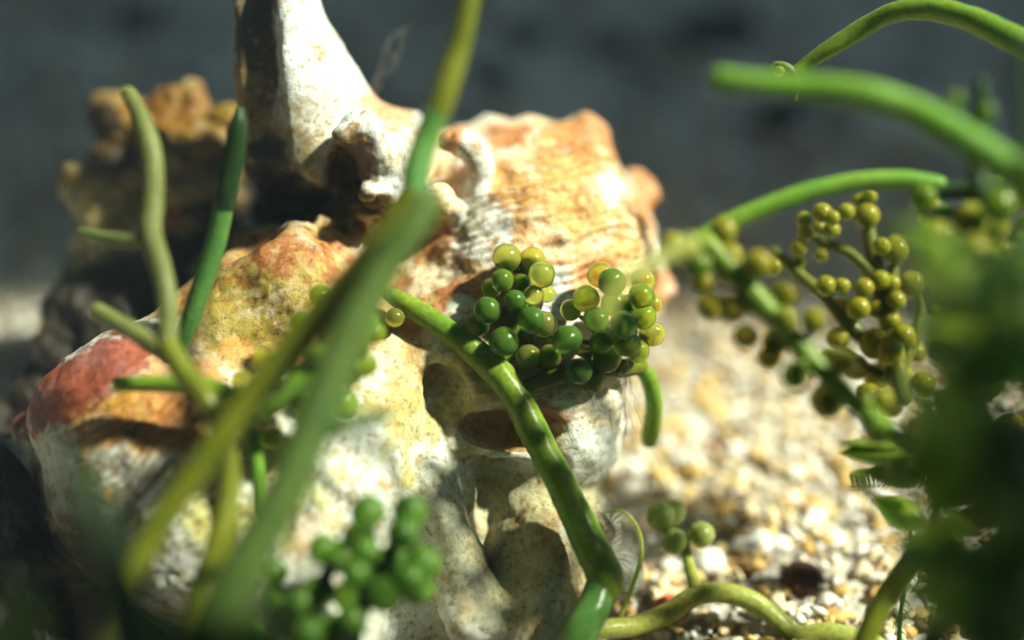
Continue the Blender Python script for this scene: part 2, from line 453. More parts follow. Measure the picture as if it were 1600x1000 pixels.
# --- rear whorl (right)
ell((822, 420, 23.3), (2.2, 2.35, 2.5), 0.6, BACK)
ell((780, 490, 22.3), (1.3, 1.35, 1.3), 0.7, BACK)
chain([(870, 300, 23.3, 70), (915, 215, 23.1, 34)], 0.4, BACK)
chain([(840, 240, 23.1, 40), (826, 205, 23.0, 14)], 0.3, BACK)
chain([(960, 330, 23.5, 70), (1000, 300, 23.6, 30)], 0.35, BACK)
chain([(960, 400, 23.5, 80), (1012, 400, 23.5, 20)], 0.3, BACK)
chain([(960, 480, 23.3, 60), (1036, 455, 23.3, 22)], 0.35, BACK)
chain([(700, 260, 22.9, 70), (760, 215, 23.1, 30)], 0.4, BACK)
ell((860, 620, 21.9), (1.2, 1.6, 1.6), 0.5, BACK)
SP0 = 1
# --- spire (left, behind)
ell((262, 330, 24.2), (1.25, 1.75, 1.5), 0.4, SPIRE)
ell((225, 470, 24.0), (1.3, 1.9, 1.3), 0.5, SPIRE)
chain([(450, 480, 21.2, 120), (330, 540, 21.0, 85), (200, 605, 20.5, 60), (100, 652, 20.1, 32)], 0.6, BODY)
ell((330, 700, 20.6), (2.3, 1.3, 1.5), 0.6, BODY, rz=0.3)
chain([(150, 300, 23.4, 48), (118, 285, 23.2, 26)], 0.25, SPIRE)
chain([(190, 330, 23.2, 44), (165, 345, 22.9, 26)], 0.25, SPIRE)
chain([(280, 210, 23.8, 62), (285, 160, 23.8, 34), (300, 150, 23.8, 26)], 0.3, SPIRE)
chain([(200, 200, 24.4, 44), (165, 165, 24.4, 22)], 0.3, SPIRE)
chain([(330, 230, 23.5, 50), (345, 200, 23.5, 22)], 0.3, SPIRE)
chain([(310, 330, 22.9, 50), (290, 350, 22.6, 26)], 0.25, SPIRE)
ell((165, 215, 23.1), (0.55, 0.7, 0.6), 0.3, SPIRE, sub=True)
ell((200, 455, 22.4), (1.3, 0.9, 1.3), 0.3, SPIRE, sub=True)
chain([(230, 430, 23.8, 90), (170, 540, 23.6, 84), (60, 690, 23.4, 84)], 0.5, SPIRE)
ell((60, 930, 21.9), (2.5, 2.4, 2.0), 0.5, SPIRE)  # added mass, coloured dark below to stand for the shaded corner
# --- the tall spine with its open groove on the left
chain([(520, 380, 22.6, 150), (490, 215, 21.9, 104), (456, 110, 21.5, 78), (430, 0, 21.2, 55), (420, -110, 21.4, 38)], 0.45, SPINE)
chain([(560, 290, 21.8, 90), (600, 240, 21.9, 60), (640, 215, 22.4, 40)], 0.35, SPINE)
chain([(380, 340, 20.8, 75), (400, 220, 20.8, 48), (402, 60, 20.7, 34), (398, -120, 20.9, 28)], 0.12, SPINE, sub=True)
# --- hollow at the foot of the spine
ell((430, 312, 21.6), (1.1, 0.42, 1.3), 0.2, BODY, sub=True, rz=0.1)
ell((540, 300, 21.0), (0.38, 0.75, 0.7), 0.15, BODY, sub=True)
# --- knobs
chain([(620, 330, 21.5, 52), (600, 250, 21.1, 44), (560, 205, 20.6, 34), (538, 212, 20.4, 22)], 0.15, KNOB)
chain([(600, 300, 20.9, 24), (575, 300, 20.6, 13)], 0.08, KNOB)
chain([(745, 420, 22.1, 60), (752, 340, 21.7, 34), (748, 290, 21.4, 23), (744, 250, 21.2, 20), (728, 230, 21.1, 19), (702, 226, 21.1, 13)], 0.14, KNOB)
ell((690, 280, 21.1), (0.42, 0.5, 0.6), 0.15, KNOB, sub=True)
chain([(705, 330, 21.2, 20), (690, 315, 21.0, 22)], 0.1, KNOB)
chain([(850, 520, 21.9, 60), (862, 470, 21.4, 34), (862, 440, 21.3, 22)], 0.15, KNOB)
# --- curled growth scar right of the stems
chain([(665, 400, 21.4, 14), (700, 392, 21.2, 15), (716, 410, 21.2, 12), (708, 440, 21.3, 9), (712, 462, 21.4, 9)], 0.12, KNOB)
ell((680, 420, 20.9), (0.2, 0.22, 0.25), 0.12, BODY, sub=True)
chain([(640, 470, 21.3, 26), (655, 450, 21.2, 16)], 0.15, BODY)
ell((700, 600, 22.1), (1.35, 1.7, 1.9), 0.6, BODY)
# --- folds running down the front
chain([(590, 520, 21.3, 60), (565, 640, 20.4, 72), (530, 760, 19.9, 88), (490, 960, 19.5, 108)], 0.45, BODY)
chain([(640, 640, 21.2, 40), (680, 760, 20.6, 40), (740, 960, 20.1, 46)], 0.5, BODY)
chain([(690, 600, 20.5, 36), (735, 760, 19.7, 52), (780, 960, 19.1, 60)], 0.3, BODY, sub=True)
chain([(820, 720, 21.3, 44), (850, 860, 20.8, 60), (850, 1020, 20.3, 70)], 0.4, BODY)
# --- fluted lip
chain([(700, 660, 20.9, 18), (720, 690, 20.6, 20), (770, 700, 20.5, 18), (830, 706, 20.6, 18), (885, 690, 20.9, 20), (906, 655, 21.2, 16)], 0.14, LIP)
ell((800, 668, 20.5), (0.75, 0.26, 0.6), 0.12, LIP, sub=True)
chain([(880, 760, 21.5, 36), (930, 810, 21.3, 24), (952, 826, 21.2, 14)], 0.2, LIP)
chain([(900, 830, 21.5, 60), (955, 850, 21.6, 34), (975, 900, 21.3, 30)], 0.2, LIP)

def surface_nets(f):
    s = f < 0
    c = [s[:-1, :-1, :-1], s[1:, :-1, :-1], s[:-1, 1:, :-1], s[1:, 1:, :-1], s[:-1, :-1, 1:], s[1:, :-1, 1:], s[:-1, 1:, 1:], s[1:, 1:, 1:]]
    allc = c[0].copy(); anyc = c[0].copy()
    for q in c[1:]: allc &= q; anyc |= q
    act = anyc & ~allc
    I = np.argwhere(act); idx = np.full(act.shape, -1, np.int32); idx[act] = np.arange(len(I))
    off = [(0, 0, 0), (1, 0, 0), (0, 1, 0), (1, 1, 0), (0, 0, 1), (1, 0, 1), (0, 1, 1), (1, 1, 1)]
    v = [f[I[:, 0]+a, I[:, 1]+b, I[:, 2]+d] for a, b, d in off]
    P = np.zeros((len(I), 3)); cnt = np.zeros(len(I))
    for a in range(8):
        for b in range(a+1, 8):
            if sum(x != y for x, y in zip(off[a], off[b])) != 1: continue
            m = (v[a] < 0) != (v[b] < 0); t = np.where(m, v[a]/np.where(m, v[a]-v[b], 1), 0)
            oa, ob = np.array(off[a]), np.array(off[b])
            P += m[:, None]*(oa+(ob-oa)*t[:, None]); cnt += m
    P = P/cnt[:, None] + I
    Nn = np.stack([v[1]+v[3]+v[5]+v[7]-v[0]-v[2]-v[4]-v[6], v[2]+v[3]+v[6]+v[7]-v[0]-v[1]-v[4]-v[5], v[4]+v[5]+v[6]+v[7]-v[0]-v[1]-v[2]-v[3]], -1)
    Nn /= np.linalg.norm(Nn, axis=1)[:, None]+1e-9
    Fs = []
    for ax in range(3):
        sl0 = [slice(None)]*3; sl1 = [slice(None)]*3; sl0[ax] = slice(0, -1); sl1[ax] = slice(1, None)
        e = s[tuple(sl0)] != s[tuple(sl1)]
        E = np.argwhere(e); b1, b2 = [(1, 2), (2, 0), (0, 1)][ax]
        ok = (E[:, b1] > 0) & (E[:, b2] > 0) & (E[:, b1] < f.shape[b1]-1) & (E[:, b2] < f.shape[b2]-1); E = E[ok]
        def cid(d1, d2):
            Q = E.copy(); Q[:, b1] += d1; Q[:, b2] += d2; return idx[Q[:, 0], Q[:, 1], Q[:, 2]]
        q = np.stack([cid(-1, -1), cid(0, -1), cid(0, 0), cid(-1, 0)], -1)
        ins = s[E[:, 0], E[:, 1], E[:, 2]]
        q[~ins] = q[~ins][:, ::-1]; Fs.append(q)
    return P, Nn, np.vstack(Fs), I
P, Nn, Fq, I = surface_nets(FLD)
SP = lo + P*H                                       # camera-axes metric points
vt = TG[I[:, 0], I[:, 1], I[:, 2]]
del FLD
# relief: broad lumps, growth wrinkles, fine pitting
px = SP[:, 0]/SP[:, 2]*FP+800; py = SP[:, 1]/SP[:, 2]*FP+500
def blob(cx, cy, rx, ry=None, rot=0.0):
    ry = ry or rx; c, s_ = math.cos(rot), math.sin(rot); dx, dy = px-cx, py-cy
    u, v = dx*c+dy*s_, -dx*s_+dy*c
    return np.exp(-((u/rx)**2+(v/ry)**2))
n1 = fbm(SP, 0.9, 3); n2 = fbm(SP, 2.4, 4, 9); n3 = fbm(SP, 7.0, 3, 31)
ridged = 1-np.abs(2*fbm(SP, 1.7, 4, 77)-1)*2
warp = fbm(SP, 0.7, 3, 55)*3.0
def stria(ang, freq, ph=0.0):
    c, s_ = math.cos(ang), math.sin(ang)
    return 0.5+0.5*np.sin((SP[:, 0]*c+SP[:, 1]*s_)*freq + warp*2.2 + ph)
backm = blob(860, 380, 200); whitem = blob(230, 720, 190, 120, 0.5)
disp = (n1-0.5)*0.30 + (n2-0.5)*0.10 + (n3-0.5)*0.03 + ridged*0.02
spm = (vt == 2); disp += spm*((n1-0.5)*0.5 + (n2-0.5)*0.3)
disp *= np.where(vt == 1, 0.35, 1.0)
crm = np.exp(-(((px-530)/100)**2+((py-320)/42)**2)); disp += crm*((fbm(SP, 3.2, 4, 61)-.5)*0.9+(fbm(SP, 7.5, 2, 71)-.5)*.35)
disp += backm*(stria(math.pi/2-0.25, 15)*0.05 + (n2-.5)*0.15)
disp += whitem*stria(0.95, 13)*0.045
disp += blob(640, 800, 200, 260)*(n2-.5)*0.12
SPD = SP + Nn*disp[:, None]

# ---- base colour of the shell: pale lime with patches of rust, ochre and pink crust, plus painted-in shade
base = np.array([0.70, 0.75, 0.72]); colr = np.tile(base, (len(SP), 1))
def lay(mask, c): 
    global colr
    m = np.clip(mask, 0, 1)[:, None]; colr = colr*(1-m)+np.array(c)*m
def patch(w_, c, nz, thr=0.5, soft=0.18, amt=1.0): lay(amt*sstep(w_+(nz-0.5)*1.3, thr-soft, thr+soft), c)
m1 = fbm(SP, 1.6, 5, 101); m2 = fbm(SP, 3.6, 5, 203); m3 = fbm(SP, 8.0, 3, 307); m4 = fbm(SP, 2.6, 5, 411); m3 = m3*0.6+0.4*fbm(SP, 15.0, 2, 517)
WHITE = (0.76, 0.82, 0.84); CREAM = (0.76, 0.64, 0.42); ORANGE = (0.62, 0.30, 0.10); RUST = (0.36, 0.13, 0.035)
BROWN = (0.10, 0.055, 0.02); OLIVE = (0.36, 0.30, 0.05); MAROON = (0.28, 0.06, 0.04); PINK = (0.75, 0.45, 0.32); DARK = (0.025, 0.018, 0.01)
patch(blob(860, 380, 230), (0.80, 0.60, 0.34), m1, 0.40, 0.3, 0.85)
patch(blob(860, 360, 230)*.9, (0.66, 0.34, 0.08), m2, 0.58, 0.16, 0.85)
patch(blob(860, 420, 200)*.5, (0.82, 0.76, 0.58), m4, 0.56, 0.14, 0.6)
patch(backm*0.5*stria(math.pi/2-0.25, 22)+backm*.25, (0.55, 0.26, 0.09), m3, 0.62, 0.12, 0.7)
for a in ((790, 215, 60, 26), (920, 215, 60, 40), (960, 250, 50, 30), (1010, 300, 30, 90), (1030, 440, 50, 50), (840, 420, 50, 30), (930, 420, 40, 26), (700, 210, 70, 20)):
    patch(blob(*a)*0.9, (0.58, 0.22, 0.06), m2, 0.5, 0.2, 0.85)
patch(blob(945, 300, 50, 34), WHITE, m1, 0.6, 0.2, 0.7)
patch(blob(450, 460, 210, 150)*1.1, (0.52, 0.36, 0.15), m1, 0.42, 0.25, 0.95)
patch(blob(460, 460, 190, 140)*0.85, (0.50, 0.22, 0.06), m2, 0.50, 0.14, 0.95)
patch(blob(460, 440, 170, 120)*0.8, RUST, m4, 0.55, 0.10, 0.9)
patch(blob(420, 440, 120, 80)*0.6, (0.55, 0.25, 0.2), m3, 0.53, 0.12, 0.7)
patch(blob(430, 500, 180, 120)*0.9, OLIVE, m3, 0.54, 0.12, 0.85)
patch(blob(430, 480, 130, 90)*0.55, (0.78, 0.66, 0.5), m4*0.4+m3*0.6, 0.56, 0.06, 0.6)
pass
patch(blob(190, 570, 100, 36, -0.4)*0.5, (0.42, 0.2, 0.1), m3, 0.5, 0.1, 0.8)
patch(blob(200, 640, 120, 56, 0.25)*1.1, (0.48, 0.28, 0.04), m2, 0.50, 0.18, 0.95)
patch(blob(195, 670, 70, 34, 0.3)*0.9, (0.16, 0.10, 0.015), m4, 0.52, 0.15, 0.9)
patch(blob(280, 650, 70, 60)*0.9, (0.50, 0.18, 0.04), m2, 0.52, 0.15, 0.9)
patch(blob(330, 800, 90, 90)*0.8, (0.55, 0.55, 0.15), m1, 0.5, 0.2, 0.7)
patch(whitem*0.55*stria(0.95, 26)+whitem*0.1, (0.5, 0.36, 0.18), m3, 0.58, 0.12, 0.6)
for a in ((745, 260, 26, 60), (565, 198, 44, 20), (862, 475, 22, 46), (760, 370, 50, 50), (640, 300, 30, 30)): patch(blob(*a)*1.1, WHITE, m1, 0.45, 0.2, 0.9)
patch(blob(490, 100, 90, 170), WHITE, m1, 0.35, 0.2, 0.95)
patch(blob(480, 240, 60, 60)*0.7, CREAM, m2, 0.5, 0.2, 0.7)
patch(blob(600, 165, 60, 34, 0.5), ORANGE, m2, 0.5, 0.2, 0.8)
patch(blob(398, 110, 36, 260)*1.35, (0.07, 0.04, 0.018), m2, 0.40, 0.2, 0.97)  # shade on the spine's left side painted as near-black brown
for a in ((560, 260, 46, 60), (520, 300, 60, 50), (580, 320, 70, 36), (470, 330, 90, 40), (620, 350, 40, 30), (540, 225, 20, 30)):
    patch(blob(*a)*0.95, BROWN, m2, 0.5, 0.14, 0.95)
patch(blob(520, 330, 110, 30)*0.5, (0.5, 0.36, 0.12), m4, 0.6, 0.06, 0.9)
patch(blob(540, 330, 120, 60)*0.55, OLIVE, m3, 0.5, 0.1, 0.9)
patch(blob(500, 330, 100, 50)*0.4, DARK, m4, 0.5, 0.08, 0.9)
patch(blob(690, 380, 60, 26)*0.8, (0.40, 0.16, 0.04), m2, 0.5, 0.14, 0.9)
patch(blob(715, 425, 14, 50)*0.8, BROWN, m3, 0.5, 0.14, 0.8)
patch(blob(690, 470, 70, 30, -0.4)*0.85, (0.42, 0.15, 0.05), m2, 0.5, 0.14, 0.95)
patch(blob(735, 260, 14, 50, 0.35)*0.8, RUST, m3, 0.5, 0.14, 0.8)
patch(blob(700, 230, 40, 16)*0.7, RUST, m3, 0.5, 0.14, 0.8)
patch(blob(620, 560, 70, 80)*0.75, (0.55, 0.36, 0.10), m2, 0.52, 0.16, 0.85)
patch(blob(640, 520, 50, 40)*0.6, RUST, m4, 0.5, 0.12, 0.8)
patch(blob(680, 640, 60, 90)*0.75, (0.42, 0.30, 0.12), m2, 0.5, 0.2, 0.8)
patch(blob(720, 620, 30, 70)*0.7, (0.22, 0.11, 0.03), m4, 0.5, 0.15, 0.85)
patch(blob(560, 740, 120, 130)*0.9, WHITE, m1, 0.4, 0.25, 0.9)
patch(blob(570, 740, 130, 160)*0.45, (0.58, 0.44, 0.24), m3, 0.52, 0.12, 0.6)
patch(blob(470, 830, 50, 60)*0.8, (0.52, 0.22, 0.1), m2*0.5+m3*0.5, 0.52, 0.12, 0.7)
patch(blob(850, 880, 130, 180)*0.8, (0.50, 0.40, 0.18), m1, 0.45, 0.25, 0.85)
patch(blob(850, 900, 110, 160)*0.6, (0.34, 0.18, 0.05), m4, 0.52, 0.14, 0.8)
patch(blob(730, 900, 90, 200)*0.5, (0.62, 0.42, 0.22), m4, 0.5, 0.14, 0.7)
patch(blob(810, 680, 110, 40)*0.85, (0.62, 0.34, 0.10), m2, 0.5, 0.2, 0.85)
patch(blob(860, 650, 60, 24)*0.8, (0.35, 0.08, 0.02), m4, 0.5, 0.12, 0.8)
patch(blob(250, 240, 200, 150), (0.34, 0.25, 0.09), m1, 0.35, 0.2, 0.95)
patch(blob(250, 230, 200, 150)*.55, (0.05, 0.03, 0.012), m4, 0.55, 0.1, 0.95)
patch(blob(250, 230, 180, 130)*0.6, (0.42, 0.32, 0.04), m2, 0.56, 0.1, 0.9)
patch(blob(270, 170, 120, 50)*0.8, (0.28, 0.14, 0.02), m4, 0.5, 0.14, 0.9)
patch(blob(290, 290, 80, 60)*0.8, (0.66, 0.52, 0.3), m2, 0.5, 0.14, 0.9)
patch(blob(290, 340, 60, 50)*0.7, (0.6, 0.3, 0.18), m1, 0.5, 0.14, 0.8)
patch(blob(160, 320, 50, 40)*0.9, (0.76, 0.68, 0.42), m2, 0.5, 0.14, 0.9)
patch(blob(415, 275, 60, 75)*1.1, DARK, m2, 0.45, 0.16, 0.97)  # spine's shade at its foot painted dark, here and next line
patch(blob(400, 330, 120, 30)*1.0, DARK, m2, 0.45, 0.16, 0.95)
pass
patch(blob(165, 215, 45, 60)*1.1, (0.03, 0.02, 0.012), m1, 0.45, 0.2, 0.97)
patch(blob(60, 900, 210, 150)*1.1, (0.06, 0.045, 0.03), m1, 0.45, 0.25, 0.95)  # shadowed lower-left corner painted into the colour
patch(blob(600, 800, 330, 260)*.75, (0.62, 0.66, 0.48), m1, 0.5, 0.25, 0.5)
patch(blob(400, 720, 200, 200)*.6, (0.54, 0.54, 0.16), m4, 0.5, 0.14, 0.75)
patch(blob(300, 620, 280, 120)*.65, (0.55, 0.26, 0.05), m4, 0.5, 0.14, 0.8)
patch(blob(640, 620, 120, 160)*.75, (0.50, 0.46, 0.14), m4, 0.58, 0.12, 0.7)
patch(blob(760, 860, 130, 200)*.9, (0.48, 0.47, 0.26), m1, 0.45, 0.25, 0.6)
patch(np.full(len(SP), 0.36), (0.46, 0.30, 0.12), m2*0.4+m3*0.6, 0.50, 0.07, 0.75)        # overall fine soiling
# hollows hold more dirt
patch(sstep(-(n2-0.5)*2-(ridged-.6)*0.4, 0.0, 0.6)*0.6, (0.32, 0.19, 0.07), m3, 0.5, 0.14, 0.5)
patch(blob(130, 600, 140, 36, -0.55)*1.3, MAROON, m3, 0.45, 0.15, 0.9)
patch(blob(860, 490, 40, 60), WHITE, m1, 0.45, 0.2, 0.9)
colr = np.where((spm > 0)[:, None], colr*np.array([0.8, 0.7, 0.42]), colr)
lay(spm*sstep(py+0.25*(px-200)+(m1-.5)*60, 355, 400)*0.97, (0.020, 0.016, 0.012))  # shell's shaded left side painted near black
colr = np.clip(colr*(0.88+0.24*m3[:, None]), 0.005, 0.88)

phase = np.where(backm*1.3 > whitem, SP[:, 0]*0.22+SP[:, 1]*1.0, SP[:, 0]*0.58+SP[:, 1]*0.81) + fbm(SP, 1.1, 3, 55)*0.5
smask = np.clip(backm*1.3+whitem*1.2, 0, 1)*np.isin(vt, (0, 4))*(0.35+0.65*sstep(m1, .4, .6))
def shell_material():
    m, nt, b, out = nmat('shell')
    at_ = N(nt, 'ShaderNodeAttribute', attribute_name='stain_shade')
    co = coords(nt)
    n = N(nt, 'ShaderNodeTexNoise', Scale=9.0, Detail=8.0, Roughness=0.72); nt.links.new(co, n.inputs['Vector'])
    r = ramp(nt, n.outputs[0], [(0.34, (0.26, 0.16, 0.07)), (0.46, (0.85, 0.79, 0.66)), (0.55, (1.0, 1.0, 1.0)), (0.7, (1.12, 1.08, 1.0))])
    mx = N(nt, 'ShaderNodeMixRGB', blend_type='MULTIPLY', Fac=0.8)
    nt.links.new(at_.outputs['Color'], mx.inputs[1]); nt.links.new(r.outputs[0], mx.inputs[2])
    sp = N(nt, 'ShaderNodeTexNoise', Scale=20.0, Detail=2.0); nt.links.new(co, sp.inputs['Vector'])
    sr = ramp(nt, sp.outputs[0], [(0.27, (0.12, 0.07, 0.04)), (0.315, (1, 1, 1))])
    ph = N(nt, 'ShaderNodeAttribute', attribute_name='phase'); sm = N(nt, 'ShaderNodeAttribute', attribute_name='smask')
    a_ = N(nt, 'ShaderNodeMath', operation='MULTIPLY'); nt.links.new(ph.outputs['Fac'], a_.inputs[0]); a_.inputs[1].default_value = 44.0
    s1 = N(nt, 'ShaderNodeMath', operation='SINE'); nt.links.new(a_.outputs[0], s1.inputs[0])
    s2 = N(nt, 'ShaderNodeMath', operation='MULTIPLY'); nt.links.new(s1.outputs[0], s2.inputs[0]); nt.links.new(sm.outputs['Fac'], s2.inputs[1])
    mm = N(nt, 'ShaderNodeMapRange'); nt.links.new(s2.outputs[0], mm.inputs[0]); mm.inputs[1].default_value = 0.1; mm.inputs[2].default_value = 1.0; mm.inputs[3].default_value = 0.0; mm.inputs[4].default_value = 0.55
    m0 = N(nt, 'ShaderNodeMixRGB', blend_type='MULTIPLY'); nt.links.new(mm.outputs[0], m0.inputs[0]); nt.links.new(mx.outputs[0], m0.inputs[1]); m0.inputs[2].default_value = (0.62, 0.40, 0.20, 1)
    mx = m0
    mx2 = N(nt, 'ShaderNodeMixRGB', blend_type='MULTIPLY', Fac=0.85)
    nt.links.new(mx.outputs[0], mx2.inputs[1]); nt.links.new(sr.outputs[0], mx2.inputs[2])
    nt.links.new(mx2.outputs[0], b.inputs['Base Color'])
    b.inputs['Roughness'].default_value = 0.42
    b.inputs['Specular IOR Level'].default_value = 0.35
    n2_ = N(nt, 'ShaderNodeTexNoise', Scale=4.5, Detail=10.0, Roughness=0.7, Distortion=0.6); nt.links.new(co, n2_.inputs['Vector'])
    bp = N(nt, 'ShaderNodeBump', Strength=0.55, Distance=0.07)
    bs = N(nt, 'ShaderNodeBump', Strength=0.4, Distance=0.03); nt.links.new(s2.outputs[0], bs.inputs['Height']); nt.links.new(bs.outputs[0], bp.inputs['Normal'])
    nt.links.new(n2_.outputs[0], bp.inputs['Height'])
    bp2 = N(nt, 'ShaderNodeBump', Strength=0.35, Distance=0.02)
    nt.links.new(n.outputs[0], bp2.inputs['Height']); nt.links.new(bp.outputs[0], bp2.inputs['Normal'])
    nt.links.new(bp2.outputs[0], b.inputs['Normal'])
    return m
M['shell'] = shell_material()
SW = to_world(SPD)
shell = empty('murex_shell', (at(540, 700, 22).x, at(540, 700, 22).y, 0.1),
              'large weathered spiny sea shell, white with rust and ochre crust, on pale gravel', 'shell')
full = mesh_from('tmp', SW, Fq)
vn = np.empty(len(SW)*3, np.float32); full.vertices.foreach_get('normal', vn); vn = vn.reshape(-1, 3)
bpy.data.meshes.remove(full)
so = np.array(shell.location)
names = {0: 'body_whorl', 1: 'spine', 2: 'spire', 3: 'knob', 4: 'rear_whorl', 5: 'lip'}
ft = vt[Fq[:, 0]]
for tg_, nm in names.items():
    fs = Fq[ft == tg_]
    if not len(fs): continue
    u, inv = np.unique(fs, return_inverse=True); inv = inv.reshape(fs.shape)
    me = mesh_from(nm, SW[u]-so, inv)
    ca = me.color_attributes.new('stain_shade', 'FLOAT_COLOR', 'POINT')
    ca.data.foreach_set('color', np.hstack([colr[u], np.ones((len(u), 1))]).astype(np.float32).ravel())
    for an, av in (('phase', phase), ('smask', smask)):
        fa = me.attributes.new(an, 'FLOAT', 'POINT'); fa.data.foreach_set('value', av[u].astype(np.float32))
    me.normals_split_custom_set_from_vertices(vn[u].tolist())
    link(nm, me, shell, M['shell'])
# ------------------------------------------------------------------ dark rock at the left, pebbles
def pebble(px, py, r, mat, label, seed, sub=3, cat='pebble', lift=0.3, stretch=(1.2, 1.0, 0.7), amp=.2, z=None):
    z = z or ground_z(px, py); c = at(px, py, z); rr = r/FP*z
    o = lump('pebble', (c.x, c.y, c.z + rr*lift), tuple(rr*q for q in stretch), mat, sub, amp, 1.0, seed, rot=seed)
    return tag(o, label, cat)
M['whitestone'] = rock_material('whitestone', (0.72, 0.72, 0.70), (0.85, 0.85, 0.84), 2)
M['redstone'] = rock_material('redstone', (0.45, 0.08, 0.03), (0.62, 0.2, 0.12), 2)
M['brownstone'] = rock_material('brownstone', (0.035, 0.02, 0.015), (0.09, 0.05, 0.03), 2)
pebble(1108, 885, 26, M['whitestone'], 'white angular pebble behind the four-berry sprig', 4, 2, stretch=(1.1, .9, .8))
pebble(1255, 915, 34, M['brownstone'], 'dark brown pebble, darkest on the sunlit gravel', 5)
pebble(1050, 955, 26, M['redstone'], 'red stone chip behind the khaki runner at the bottom', 6, 2)
pebble(1395, 700, 22, M['whitestone'], 'white pebble beside the toothed feathery alga', 8, 2)
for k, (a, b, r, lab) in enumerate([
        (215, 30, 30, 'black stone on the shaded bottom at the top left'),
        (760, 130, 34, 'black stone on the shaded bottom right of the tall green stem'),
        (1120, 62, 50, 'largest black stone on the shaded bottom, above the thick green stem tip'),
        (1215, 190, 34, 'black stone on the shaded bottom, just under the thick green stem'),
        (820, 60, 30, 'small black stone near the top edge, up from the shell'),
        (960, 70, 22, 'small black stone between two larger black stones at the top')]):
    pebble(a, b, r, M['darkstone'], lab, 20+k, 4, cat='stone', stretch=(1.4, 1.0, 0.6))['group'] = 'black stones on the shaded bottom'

# ------------------------------------------------------------------ algae
def plant(name, px, py, z, label, cat='seaweed', group=None):
    group = group or {'seaweed_strand': 'single green seaweed strands', 'branched_seaweed': 'branched seaweed stems on the left',
                      'sea_grape_plant': 'sea grape plants with round berries', 'root_threads': 'fine pale threads'}.get(name)
    return empty(name, at(px, py, z), label, cat, group)
def tube_part(root, pts, mat, name='stem', **kw):
    mb = MB(); mb.tube(pts, **kw); return mb.build(name, M[mat], root)

# 1 central plant: the sharp curved runner with its two berry clusters
p = plant('sea_grape_plant', 955, 905, 19.6, 'sharp glossy green runner arching over the shell with two clusters of round berries')
tube_part(p, [(598, 455, 20.6, 9), (625, 470, 20.5, 15), (668, 496, 20.4, 17), (720, 532, 20.3, 20), (775, 580, 20.2, 23), (810, 628, 20.1, 24),
              (845, 695, 20.0, 24), (878, 762, 19.9, 24), (905, 815, 19.8, 25), (928, 865, 19.7, 27), (944, 900, 19.6, 30), (940, 925, 19.55, 27)], 'stem_green', seg=20, sub=14, wob=.10)
tube_part(p, [(940, 905, 19.6, 22), (928, 945, 19.4, 27), (908, 985, 19.2, 28), (885, 1040, 19, 28)], 'stem_blue', seg=18)
tube_part(p, [(800, 612, 20.25, 12), (830, 603, 20.3, 14), (862, 592, 20.3, 15), (905, 575, 20.4, 14), (950, 555, 20.45, 13), (985, 520, 20.5, 12), (975, 470, 20.5, 9)], 'stem_olive', seg=16)
tube_part(p, [(915, 568, 20.5, 12), (960, 575, 20.6, 16), (1000, 572, 20.9, 14)], 'stem_olive', seg=12)
tube_part(p, [(990, 570, 21.0, 13), (1010, 585, 21.1, 14), (1022, 630, 21.4, 14), (1018, 665, 21.7, 15), (1015, 688, 21.9, 14)], 'stem_green', seg=12)
tube_part(p, [(775, 585, 20.4, 8), (800, 545, 20.5, 10), (812, 490, 20.5, 10), (822, 440, 20.5, 9), (818, 410, 20.6, 6)], 'stem_green', seg=12)
G, Dk, Yw = 'berry_green', 'berry_dark', 'berry_yellow'
for cx, cy, r, mk, dz in [
        (614, 170, 68, Yw, 0), (745, 178, 65, Yw, .12), (788, 252, 67, Yw, -.25), (590, 282, 57, G, -.3), (535, 322, 52, Yw, .0), (614, 230, 58, Yw, .25),
        (652, 382, 52, Dk, -.45), (748, 357, 50, Yw, -.2), (815, 350, 42, Yw, .15), (517, 432, 70, Dk, -.4), (735, 477, 68, Dk, -.5), (462, 507, 62, Yw, .0),
        (800, 500, 66, Yw, -.05), (598, 590, 72, Dk, -.4), (622, 480, 72, Yw, .15), (698, 582, 48, Yw, .1), (724, 668, 66, Yw, -.1), (680, 300, 50, G, .05)]:
    berry(p, 600+cx/3.2, 350+cy/3.2, 20.4+dz, r/3.1, mk)
for cx, cy, r, mk, dz in [
        (830, 662, 62, Yw, -.1), (915, 582, 75, Dk, -.55), (972, 738, 67, Dk, -.4), (1042, 782, 62, Yw, -.05), (935, 430, 52, Yw, .1), (1010, 375, 64, G, -.2),
        (1085, 255, 65, Yw, .1), (1140, 290, 70, Dk, -.4), (1296, 285, 58, Yw, .15), (1285, 362, 64, G, -.3), (1345, 400, 48, Yw, .2), (1300, 465, 60, G, -.25),
        (1195, 505, 70, Dk, -.75), (1060, 480, 66, Dk, -.3), (1085, 590, 60, Dk, -.4), (1215, 600, 68, G, -.5), (1268, 635, 60, G, -.1), (1340, 550, 64, Yw, -.05),
        (1110, 670, 72, Yw, -.1), (832, 580, 26, Yw, 0), (1230, 415, 60, G, .1), (1150, 400, 62, G, .1), (1190, 715, 40, Yw, .1)]:
    berry(p, 600+cx/3.2, 350+cy/3.2, 20.4+dz, r/3.1, mk)
mb = MB()
for cx, cy in ((935, 430), (1340, 550), (1010, 375), (830, 662), (1042, 782), (972, 738), (1110, 670), (1140, 290), (1285, 362), (915, 582)):
    ax, ay = 600+cx/3.2, 350+cy/3.2
    mb.tube([(ax*.8+970*.2, ay*.8+540*.2, 20.45, 4), ((ax+970)/2, (ay+540)/2, 20.45, 5), (965, 545, 20.5, 7)], seg=8, sub=4)
